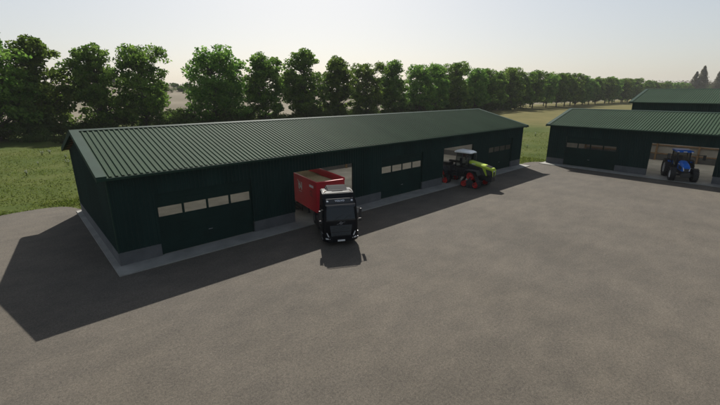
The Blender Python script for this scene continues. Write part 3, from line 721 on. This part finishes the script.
# --- blue wheeled tractor: x forward, origin under front axle
def make_tractor():
    t=empty('wheeled_tractor')
    body=[]
    for x,w,z0,z1 in ((-1.15,.40,1.15,2.10),(-.2,.38,1.10,2.02),(.55,.36,1.10,1.86),(.88,.30,1.15,1.66)):
        body+=[(x,-w,z0),(x,w,z0),(x,-w,z1-.20),(x,w,z1-.20),(x,-w*.62,z1),(x,w*.62,z1)]
    hd=MB().hull(body,.05,3).build('hood','blue',t)
    MB().hull([(.84,-.22,1.10),(.84,.22,1.10),(.935,-.20,1.15),(.935,.20,1.15),(.84,-.24,1.52),(.84,.24,1.52),(.915,-.20,1.46),(.915,.20,1.46)],.02).build('nose_grille','black_plastic',t)
    for s in (-1,1):
        MB().hull([(.93,s*.24,1.22),(.92,s*.20,1.30),(.90,s*.31,1.62),(.86,s*.34,1.55),(.80,s*.24,1.22),(.80,s*.33,1.60)],.0).build('headlight','lamp',t)
        MB().box(-.7,.5,s*.385-.008,s*.385+.008,1.25,1.62,.01).build('side_grille','black_plastic',t)
        MB().box(-1.0,-.4,s*.352-.06,s*.352+.055,1.72,1.80,.0).build('hood_lettering','white',hd)
    MB().box(-3.0,.7,-.30,.30,.70,1.18,.05).build('chassis','chassis',t)
    MB().box(.7,1.05,-.42,.42,.55,1.0,.05).build('front_weight','black_plastic',t)
    MB().box(-.12,.12,-.85,.85,.55,.8,.05).build('front_axle','chassis',t)
    MB().box(-3.0,-2.6,-.95,.95,.7,1.0,.05).build('rear_axle','chassis',t)
    MB().box(-3.55,-3.2,-.45,.45,.6,1.3,.03).build('rear_linkage','black_plastic',t)
    fr=MB(); zb,zt=1.35,2.98
    for s in (-1,1):
        for x,y in ((-2.95,.70),(-2.2,.80),(-1.22,.62)):
            fr.tube([(x,s*y,zb),(x*.99+(.05 if x<-2.5 else -.03),s*y*.95,zt)],.05,6)
        fr.tube([(-2.95,s*.72,zb+.35),(-1.22,s*.62,zb)],.05,6)
    fr.hull([(-3.0,-.6,1.0),(-3.0,.6,1.0),(-1.15,-.6,1.0),(-1.15,.6,1.0),(-3.0,-.7,1.42),(-3.0,.7,1.42),(-1.15,-.62,1.42),(-1.15,.62,1.42)],.05)
    fr.build('cab_frame','black_plastic',t)
    gl=MB()
    for s in (-1,1):
        gl.add([(-2.95,s*.70,zb),(-2.2,s*.80,zb),(-2.22,s*.76,zt),(-2.87,s*.67,zt)],[(0,1,2,3)])
        gl.add([(-2.2,s*.80,zb),(-1.22,s*.62,zb),(-1.24,s*.59,zt),(-2.22,s*.76,zt)],[(0,1,2,3)])
    gl.add([(-1.22,-.62,zb),(-1.22,.62,zb),(-1.24,.59,zt),(-1.24,-.59,zt)],[(0,1,2,3)])
    gl.add([(-2.95,-.7,zb),(-2.95,.7,zb),(-2.87,.67,zt),(-2.87,-.67,zt)],[(0,1,2,3)])
    gl.build('cab_glass','cab_glass',t)
    MB().hull([(-3.05,-.80,2.98),(-3.05,.80,2.98),(-1.0,-.78,2.98),(-1.0,.78,2.98),(-3.05,-.80,3.14),(-3.05,.80,3.14),(-.98,-.78,3.12),(-.98,.78,3.12),(-2.8,-.6,3.24),(-2.8,.6,3.24),(-1.2,-.6,3.22),(-1.2,.6,3.22)],.04,2).build('cab_roof','blue',t)
    MB().box(-.985,-.955,-.16,.16,3.02,3.10,.005).build('roof_plate','lamp',t)
    for y in (-.62,.62): MB().box(-.98,-.93,y-.09,y+.09,3.0,3.08,.01).build('work_lamp','lamp',t)
    m=MB(); m.box(-2.6,-2.1,-.26,.26,1.65,1.8,.05); m.box(-2.72,-2.58,-.25,.25,1.75,2.45,.05); m.build('seat','seat',t)
    MB().tube([(-1.5,0,1.4),(-1.75,0,2.05)],.03,6).build('steering_column','black_plastic',t)
    MB().lathe([(.2,0),(.22,.015),(.2,.03),(.18,.015),(.2,0)],(-1.78,0,2.05),16,'z').build('steering_wheel','black_plastic',t)
    MB().tube([(-1.05,-.52,1.4),(-1.08,-.56,2.6),(-1.05,-.58,2.95)],[.09,.07,.05],8).build('exhaust','black_plastic',t)
    for s in (-1,1):
        m=MB(); mo=1.75 if s>0 else 1.38; m.tube([(-1.2,s*.64,2.76),(-1.0,s*(mo-.05),2.74)],.03,6); m.box(-1.05,-.96,s*mo-.13,s*mo+.13,2.25,2.80,.03); m.build('mirror','black_plastic',t)
        MB().prism([(-3.55,1.45),(-3.3,1.82),(-2.3,1.86),(-1.98,1.45),(-2.04,1.42),(-2.35,1.78),(-3.25,1.75),(-3.48,1.42)],s*.62,s*1.12).build('rear_fender','blue',t)
        MB().prism([(-.55,1.0),(-.42,1.35),(.0,1.42),(.3,1.36),(.3,1.33),(.0,1.38),(-.39,1.31),(-.5,.98)],s*.72,s*1.18).build('front_fender','black_plastic',t)
        m=MB()
        for z in (.6,.9,1.2): m.box(-1.75,-1.3,s*.9-.12,s*.9+.12,z,z+.03)
        m.box(-1.77,-1.74,s*.9-.1,s*.9+.1,.6,1.3); m.build('step','black_plastic',t)
        tyre(t,(0,s*.98,.70),.70,.50,.38,'rim',16,s)
        tyre(t,(-2.8,s*1.02,.97),.97,.62,.52,'rim',18,s)
    return t
nh=make_tractor()
nh.scale=(.96,)*3; nh.rotation_euler=(0,0,R(201)); nh.location=(48.75,-16.1,.085)
tag(nh,'blue wheeled tractor with blue cab roof parked in the right barn doorway','tractor')

# ---------------------------------------------------------------- vegetation
def quads_mesh(name,cent,size,m,parent=None,flat=.0,nrm=None):
    """many small leaf faces: random oriented bent quads"""
    n=len(cent); a=rng.normal(size=(n,3)); a/=np.linalg.norm(a,axis=1)[:,None]
    if nrm is not None: a=a*.75+nrm; a/=np.linalg.norm(a,axis=1)[:,None]
    t=rng.normal(size=(n,3)); u=np.cross(a,t); u/=np.linalg.norm(u,axis=1)[:,None]; v=np.cross(a,u)
    s=size*rng.uniform(.6,1.35,n)[:,None]
    p=np.stack([cent-u*s,cent+v*s*.6-a*s*.15,cent+u*s,cent-v*s*.6+a*s*.15],1).reshape(-1,3)
    me=bpy.data.meshes.new(name); me.vertices.add(n*4); me.vertices.foreach_set('co',p.astype(np.float32).ravel())
    me.loops.add(n*4); me.loops.foreach_set('vertex_index',np.arange(n*4,dtype=np.int32))
    me.polygons.add(n); me.polygons.foreach_set('loop_start',np.arange(0,n*4,4,dtype=np.int32)); me.polygons.foreach_set('loop_total',np.full(n,4,dtype=np.int32))
    me.update(calc_edges=True); me.materials.append(M[m])
    o=bpy.data.objects.new(name,me); COL.objects.link(o)
    if parent: o.parent=parent
    return o
def make_tree(h,rw,base,nclump,per,leaf,seed,shape='broad',lm='leaf'):
    rs=np.random.default_rng(seed); root=empty('broadleaf_tree')
    cl=[]; tries=0
    lean=rs.normal(size=2)*.3
    # a few main lobes give an uneven outline
    lobes=[(0,0,h*.52,rw*.85,h*.45),(0,0,h*.30,rw*.75,h*.25)]
    for k in range(6):
        a=rs.uniform(0,2*PI); rr=rw*rs.uniform(.3,.62); zc=base+(h-base)*rs.uniform(.2,.85); rad_=rw*rs.uniform(.38,.6)
        lobes.append((rr*math.cos(a),rr*math.sin(a),zc,rad_,rad_*rs.uniform(.8,1.2)))
    lobes.append((lean[0],lean[1],h-rw*.45,rw*.42,rw*.45)); lobes+=[(0,0,h*.5,rw*.95,h*.46),(0,0,h*.45,rw*.9,h*.36),(0,0,h*.62,rw*.8,h*.33)]
    while len(cl)<nclump and tries<20000:
        tries+=1
        x,y,z,ra,rz=lobes[rs.integers(len(lobes))]
        d=rs.normal(size=3); d/=np.linalg.norm(d); q=rs.uniform(.45,1.0)**.6
        p=np.array([x+d[0]*ra*q,y+d[1]*ra*q,z+d[2]*rz*q])
        if p[2]<base or p[2]>h: continue
        if any(np.linalg.norm((p-c)*np.array([1,1,1.5]))<rw*.13 for c in cl): continue
        cl.append(p)
    cents=[];nr=[]
    for c in cl:
        r_=rs.uniform(.55,1.25)*rw*.20
        n=int(per*rs.uniform(.6,1.4)*(r_/(rw*.2))**1.6)
        d=rs.normal(size=(n,3)); d/=np.linalg.norm(d,axis=1)[:,None]
        q=rs.uniform(.25,1.12,n)[:,None]**.55
        cents.append(c+d*q*np.array([r_*1.15,r_*1.15,r_*.7])); nr.append(d)
    cents=np.concatenate(cents)
    quads_mesh('crown',cents,leaf,lm,root,nrm=np.concatenate(nr)*.6)
    t=MB(); tr=h*.017
    tp=[(0,0,-.2),(0,0,.3),(lean[0]*.3,lean[1]*.3,base),(lean[0]*.8,lean[1]*.5,h*.45),(lean[0],lean[1],h*.7),(lean[0],lean[1],h*.9)]
    t.tube(tp,[tr*1.5,tr*1.1,tr*.85,tr*.6,tr*.35,tr*.1],9)
    for c in cl:
        if rs.random()<.75:
            z0=max(base*.8,c[2]-rs.uniform(.15,.35)*h*.6); z0=min(z0,h*.8)
            k=z0/h; st=Vector((lean[0]*k,lean[1]*k,z0)); e=Vector(c); mid=st.lerp(e,.5)+Vector((0,0,-.4))
            t.tube([st,mid,e],[tr*.30,tr*.2,tr*.06],5,False)
    t.build('trunk','wood',root)
    return root
protos=[make_tree(21.5,8.2,1.6,230,85,.34,1),make_tree(21,7.0,1.8,210,85,.34,2),make_tree(21,6.2,1.6,190,80,.34,3),
        make_tree(20.5,7.0,3.2,200,80,.34,4),make_tree(21,7.4,3.4,210,80,.34,5),make_tree(19.5,6.6,3.6,190,80,.34,6)]
used=set()
def place(proto_list,idx,loc,rz,s,label,cat,group,sz=None):
    p=proto_list[idx]
    if (id(proto_list),idx) in used: o=copy_tree(p)
    else: used.add((id(proto_list),idx)); o=p
    o.location=loc; o.rotation_euler=(0,0,rz); o.scale=(s,s,sz or s); o.scale.z*=.93; tag(o,label,cat,group); return o
near=[(-13.5,79,3,1.0,'tree at the very left edge of the photo, its crown partly in frame'),
      (-4.6,79,0,1.02,'tallest broad tree at the left edge of the photo, crown against the sky'),
      (3.2,83,1,1.0,'second tree of the row, its crown merged with the tall one at the left edge'),
      (12.6,80,2,.80,'left tree of the close pair above the near corner of the long barn'),
      (21.7,80,4,.82,'right tree of the close pair above the near corner of the long barn'),
      (38.2,80,0,.98,'broad solitary tree with sky on both sides behind the long roof'),
      (53.2,80,2,1.0,'narrow tree just right of the broad solitary one, trunk showing through its crown'),
      (66.8,80,1,1.08,'full rounded tree right of the narrow one with a domed top')]
for x,y,i,s_,lb in near: place(protos,i,(x,y,0),random.uniform(0,6.28),s_,lb,'tree','trees in the row behind the barns',max(s_,.97))
ordn=['first','second','third','fourth','fifth','sixth','seventh','eighth','ninth','tenth','eleventh','twelfth']
x=78.5; k=0
while x<820:
    i=random.choice([1,2,3,4,5,2,3]); s_=random.uniform(.90,1.06)*(1 if x<400 else .96)
    if k<12: lb='%s tree right of the full domed tree in the row behind the barn'%ordn[k]
    else: lb='one of the evenly spaced far trees of the front row on the right'
    place(protos,i,(x,79+random.uniform(-2,2),0),random.uniform(0,6.28),s_*.94,lb,'tree','trees in the row behind the barns',s_)
    x+=random.uniform(11.5,14.5) if x<400 else random.uniform(13,18); k+=1
x=150
while x<700:
    place(protos,random.choice([3,4,5,1]),(x,89+random.uniform(-3,3),0),random.uniform(0,6.28),random.uniform(.78,.9),'one of the back row trees filling gaps between the front row trunks','tree','second row of trees behind the first')
    x+=random.uniform(15,24)
# undergrowth
def make_bush(h,w,n,seed):
    rs=np.random.default_rng(seed); root=empty('bush'); c=[];nr=[]
    for k in range(16):
        p=np.array([rs.normal()*w*.38,rs.normal()*w*.3,h*rs.uniform(.2,.75)]); r_=w*rs.uniform(.16,.3)
        d=rs.normal(size=(n//16,3)); d/=np.linalg.norm(d,axis=1)[:,None]; q=p+d*r_*rs.uniform(.3,1.05,n//16)[:,None]*np.array([1,1,.8]); q[:,2]=np.abs(q[:,2])
        c.append(q); nr.append(d)
    quads_mesh('foliage',np.concatenate(c),.22,'leaf_bush',root,nrm=np.concatenate(nr)*.5)
    t=MB()
    for k in range(6):
        a=rs.uniform(0,6.28); t.tube([(0,0,-.1),(.3*math.cos(a),.3*math.sin(a),h*.3),(w*.3*math.cos(a),w*.3*math.sin(a),h*.7)],[.06,.04,.015],5,False)
    t.build('stem','wood',root); return root
bushes=[make_bush(3.8,6.5,2600,31),make_bush(2.8,5.0,2000,32),make_bush(4.6,7.0,2800,33)]
x=-22
while x<200:
    place(bushes,random.randrange(3),(x,81+random.uniform(-3,3),0),random.uniform(0,6.28),random.uniform(1.0,1.45),'one of the dark bushes along the foot of the tree row behind the barn','bush','undergrowth bushes below the tree row')
    x+=random.uniform(3.2,5.0)
# low scrub by the grass at the far left
for (x,y,s_,lb) in ((4.0,66.5,.62,'low pale bush at the grass edge left of the barn gable'),(9.5,62,.5,'low bush in the meadow just behind the barn gable'),(-.5,72,.55,'small bush in the tree shade near the left edge')):
    place(bushes,1,(x,y,0),random.uniform(0,6),s_,lb,'bush','low bushes in the meadow')
# sparse far trees on the pale hills
for k in range(26):
    a=R(random.uniform(62,95)); d=random.uniform(240,520); x=CAM[0]+d*math.cos(a); y=CAM[1]+d*math.sin(a)
    place(bushes,random.randrange(3),(x,y,hz(x,y)-.3),random.uniform(0,6),random.uniform(1.0,1.9),'one of the scattered far bushes on the pale hillside seen between the trees','bush','far bushes on the hillside')
# tall far poplars on the right
def make_poplar(h,w,seed):
    rs=np.random.default_rng(seed); root=empty('poplar_tree'); c=[];nr=[]
    for k in range(260):
        u=rs.uniform(.08,1); rr=w*(1-u)**.85*min(1,u*6)*rs.uniform(.2,1); a=rs.uniform(0,6.28)
        p=np.array([rr*math.cos(a),rr*math.sin(a),h*u]); r_=w*.22*(1.15-u*.8)
        d=rs.normal(size=(46,3)); d/=np.linalg.norm(d,axis=1)[:,None]; c.append(p+d*r_*rs.uniform(.4,1.05,46)[:,None]*np.array([1,1,1.5])); nr.append(d)
    quads_mesh('crown',np.concatenate(c),.50,'leaf_hazed',root,nrm=np.concatenate(nr)*.5)
    MB().tube([(0,0,-.3),(0,0,h*.5),(0,0,h*.95)],[h*.012,h*.008,.05],7).build('trunk','wood',root)
    return root
pops=[make_poplar(35,11,51),make_poplar(40,12,52)]
def at(px,dist):
    """point at forward distance dist under photo column px (on the horizon line)"""
    yaw=.8366; f=386.68; fx=(math.cos(yaw),math.sin(yaw)); rr=(math.sin(yaw),-math.cos(yaw)); k=(px-360)/f*dist/1.0*1.0
    k=(px-360)*math.cos(.2802)/f*dist/(math.cos(.2802)**2+math.sin(.2802)*math.cos(.2802)*math.tan(.2802))
    return CAM[0]+fx[0]*dist+rr[0]*k, CAM[1]+fx[1]*dist+rr[1]*k
for px,d,i,s_,lb in ((693,520,0,1.0,'shorter left poplar of the hazy pair above the hall roof'),(699.5,520,1,1.06,'tallest hazy poplar, right one of the pair above the hall roof'),(716.5,520,1,.96,'lone hazy poplar at the right edge of the photo')):
    x,y=at(px,d); place(pops,i,(x,y,0),random.uniform(0,6),s_,lb,'tree','far hazy poplars')
# far wood: a mass nobody could count
cc=[];nr=[]
for k in range(420):
    px=random.uniform(640,760); d=random.uniform(620,700); x,y=at(px,d)
    h=random.uniform(19,27); 
    d3=rng.normal(size=(70,3)); d3/=np.linalg.norm(d3,axis=1)[:,None]
    cc.append(np.array([x,y,h*.62])+d3*rng.uniform(.4,1,70)[:,None]*np.array([4.5,4.5,h*.4])); nr.append(d3)
wd=quads_mesh('far_wood',np.concatenate(cc),.9,'leaf_hazed',None,nrm=np.concatenate(nr)*.5)
tag(wd,'hazy grey-green wood on the horizon at the right',"wood",kind='stuff')

# grass blades in the meadow near the barns
def inyard(x,y):
    ins=False; n=len(edge)
    for i in range(n):
        (x1,y1),(x2,y2)=edge[i],edge[(i+1)%n]
        if (y1>y)!=(y2>y) and x<(x2-x1)*(y-y1)/(y2-y1)+x1: ins=not ins
    return ins
pts=[]
def scatter(n,x0,x1,y0,y1,pw=1):
    for _ in range(n):
        x=random.uniform(x0,x1); y=y0+(y1-y0)*random.random()**pw
        if inyard(x,y) or (-.6<x<L+.6 and -1.6<y<W+.6) or (48<x<64 and y<-1): continue
        if .5+.5*math.sin(x*.5+1.3*math.sin(y*.37))*math.sin(y*.45+x*.11)<random.random()*.35: continue
        pts.append((x,y))
scatter(34000,-22,14,14,62,1.5); scatter(7000,-22,0.5,15.5,18.5); scatter(12000,44,90,-1,36,1.2); scatter(1800,45.5,52,-1.2,2.5)
P=np.array(pts); n=len(P); hgt=rng.uniform(.05,.17,n)*(1+.8*(rng.random(n)<.06)); a=rng.uniform(0,6.28,n); w=rng.uniform(.03,.07,n)
dx=np.cos(a)*w; dy=np.sin(a)*w; lx=rng.normal(size=n)*.09; ly=rng.normal(size=n)*.09
v=np.zeros((n,3,3)); v[:,0]=np.c_[P[:,0]-dx,P[:,1]-dy,np.zeros(n)]; v[:,1]=np.c_[P[:,0]+dx,P[:,1]+dy,np.zeros(n)]; v[:,2]=np.c_[P[:,0]+lx,P[:,1]+ly,hgt]
me=bpy.data.meshes.new('meadow_grass'); me.vertices.add(n*3); me.vertices.foreach_set('co',v.astype(np.float32).ravel())
me.loops.add(n*3); me.loops.foreach_set('vertex_index',np.arange(n*3,dtype=np.int32)); me.polygons.add(n)
me.polygons.foreach_set('loop_start',np.arange(0,n*3,3,dtype=np.int32)); me.polygons.foreach_set('loop_total',np.full(n,3,dtype=np.int32)); me.update(calc_edges=True)
me.materials.append(M['blade']); go=bpy.data.objects.new('meadow_grass',me); COL.objects.link(go); tag(go,'short green meadow grass around the barns','grass',kind='stuff')
# pale weeds / flowers dotted in the meadow
M['flower']=mat('pale_flowers',(.42,.42,.36),.9); 
def make_weed(seed):
    rs=random.Random(seed); r_=empty('meadow_flower'); st=MB(); fl=MB()
    for k in range(7):
        a=rs.uniform(0,6.28); d=rs.uniform(.02,.16); h=rs.uniform(.35,.6)
        tip=(d*math.cos(a),d*math.sin(a),h); st.tube([(0,0,0),(tip[0]*.4,tip[1]*.4,h*.6),tip],[.012,.01,.006],4,False)
        fl.lathe([(.001,-.03),(.045,0),(.05,.02),(.001,.04)],tip,6,'z')
        st.add([(0,0,.02),(math.cos(a)*.16,math.sin(a)*.16,.16),(math.cos(a+.5)*.16,math.sin(a+.5)*.16,.13)],[(0,1,2)])
    st.build('stem','blade',r_); fl.build('flower_head','flower',r_); return r_
weeds=[make_weed(1),make_weed(2)]
cnt=0
while cnt<34:
    if cnt<20: x,y=random.uniform(-14,6),random.uniform(19,55)
    else: x,y=random.uniform(48,80),random.uniform(2,30)
    lb='one of the pale flowers dotted over the grass left of the long barn' if cnt<20 else 'one of the pale flowers dotted over the grass between the two barns'
    place(weeds,cnt%2,(x,y,0),random.uniform(0,6),random.uniform(.8,1.5),lb,'flower','pale flowers in the meadow on the left' if cnt<20 else 'pale flowers between the barns'); cnt+=1

# ---------------------------------------------------------------- haze
HAZE=.00012
if HAZE:
    hb=MB().box(-2600,3200,-2600,3200,-1.5,62).build('haze','white'); hb.data.materials.clear()
    hm=bpy.data.materials.new('pale_haze'); hm.use_nodes=True; nt=hm.node_tree; nt.nodes.remove(nt.nodes['Principled BSDF'])
    pv=nt.nodes.new('ShaderNodeVolumePrincipled'); pv.inputs['Color'].default_value=(.92,.93,.95,1); pv.inputs['Density'].default_value=HAZE; pv.inputs['Anisotropy'].default_value=0
    nt.links.new(pv.outputs[0],nt.nodes['Material Output'].inputs['Volume']); hb.data.materials.append(hm)
    tag(hb,'thin pale haze over the fields and far trees','haze',kind='stuff')

# ---------------------------------------------------------------- light
EL=R(40.5); AZ=R(54.2)      # sun direction (azimuth ccw from +x)
sd=Vector((math.cos(EL)*math.cos(AZ),math.cos(EL)*math.sin(AZ),math.sin(EL)))
sl=bpy.data.lights.new('sun','SUN'); sl.energy=5.0; sl.angle=R(.5); sl.color=(1,.955,.88)
so=bpy.data.objects.new('sun',sl); COL.objects.link(so); so.rotation_euler=sd.to_track_quat('Z','Y').to_euler()
w=bpy.data.worlds.new('World'); sc.world=w; w.use_nodes=True; nt=w.node_tree
sky=nt.nodes.new('ShaderNodeTexSky'); sky.sky_type='NISHITA'; sky.sun_disc=False; sky.sun_elevation=EL; sky.sun_rotation=PI/2-AZ
sky.altitude=100; sky.air_density=1.0; sky.dust_density=2.0; sky.ozone_density=1.0
bg=nt.nodes['Background']; hs=nt.nodes.new('ShaderNodeHueSaturation'); hs.inputs['Saturation'].default_value=.85
gm_=nt.nodes.new('ShaderNodeGamma'); gm_.inputs[1].default_value=.6; nt.links.new(sky.outputs[0],gm_.inputs[0]); nt.links.new(gm_.outputs[0],hs.inputs['Color']); nt.links.new(hs.outputs[0],bg.inputs[0]); bg.inputs[1].default_value=.14
sc.view_settings.view_transform='Standard'; sc.view_settings.look='None'; sc.view_settings.exposure=.6; sc.view_settings.gamma=1; sc.view_settings.use_curve_mapping=False

cd=bpy.data.cameras.new('camera'); cd.sensor_width=36; cd.lens=36*386.68/720; cd.clip_start=.1; cd.clip_end=6000
co=bpy.data.objects.new('camera',cd); COL.objects.link(co); co.location=CAM; co.rotation_euler=(PI/2-.2802,0,.8366-PI/2)
sc.camera=co
sc.cycles.volume_bounces=1; sc.cycles.transparent_max_bounces=24
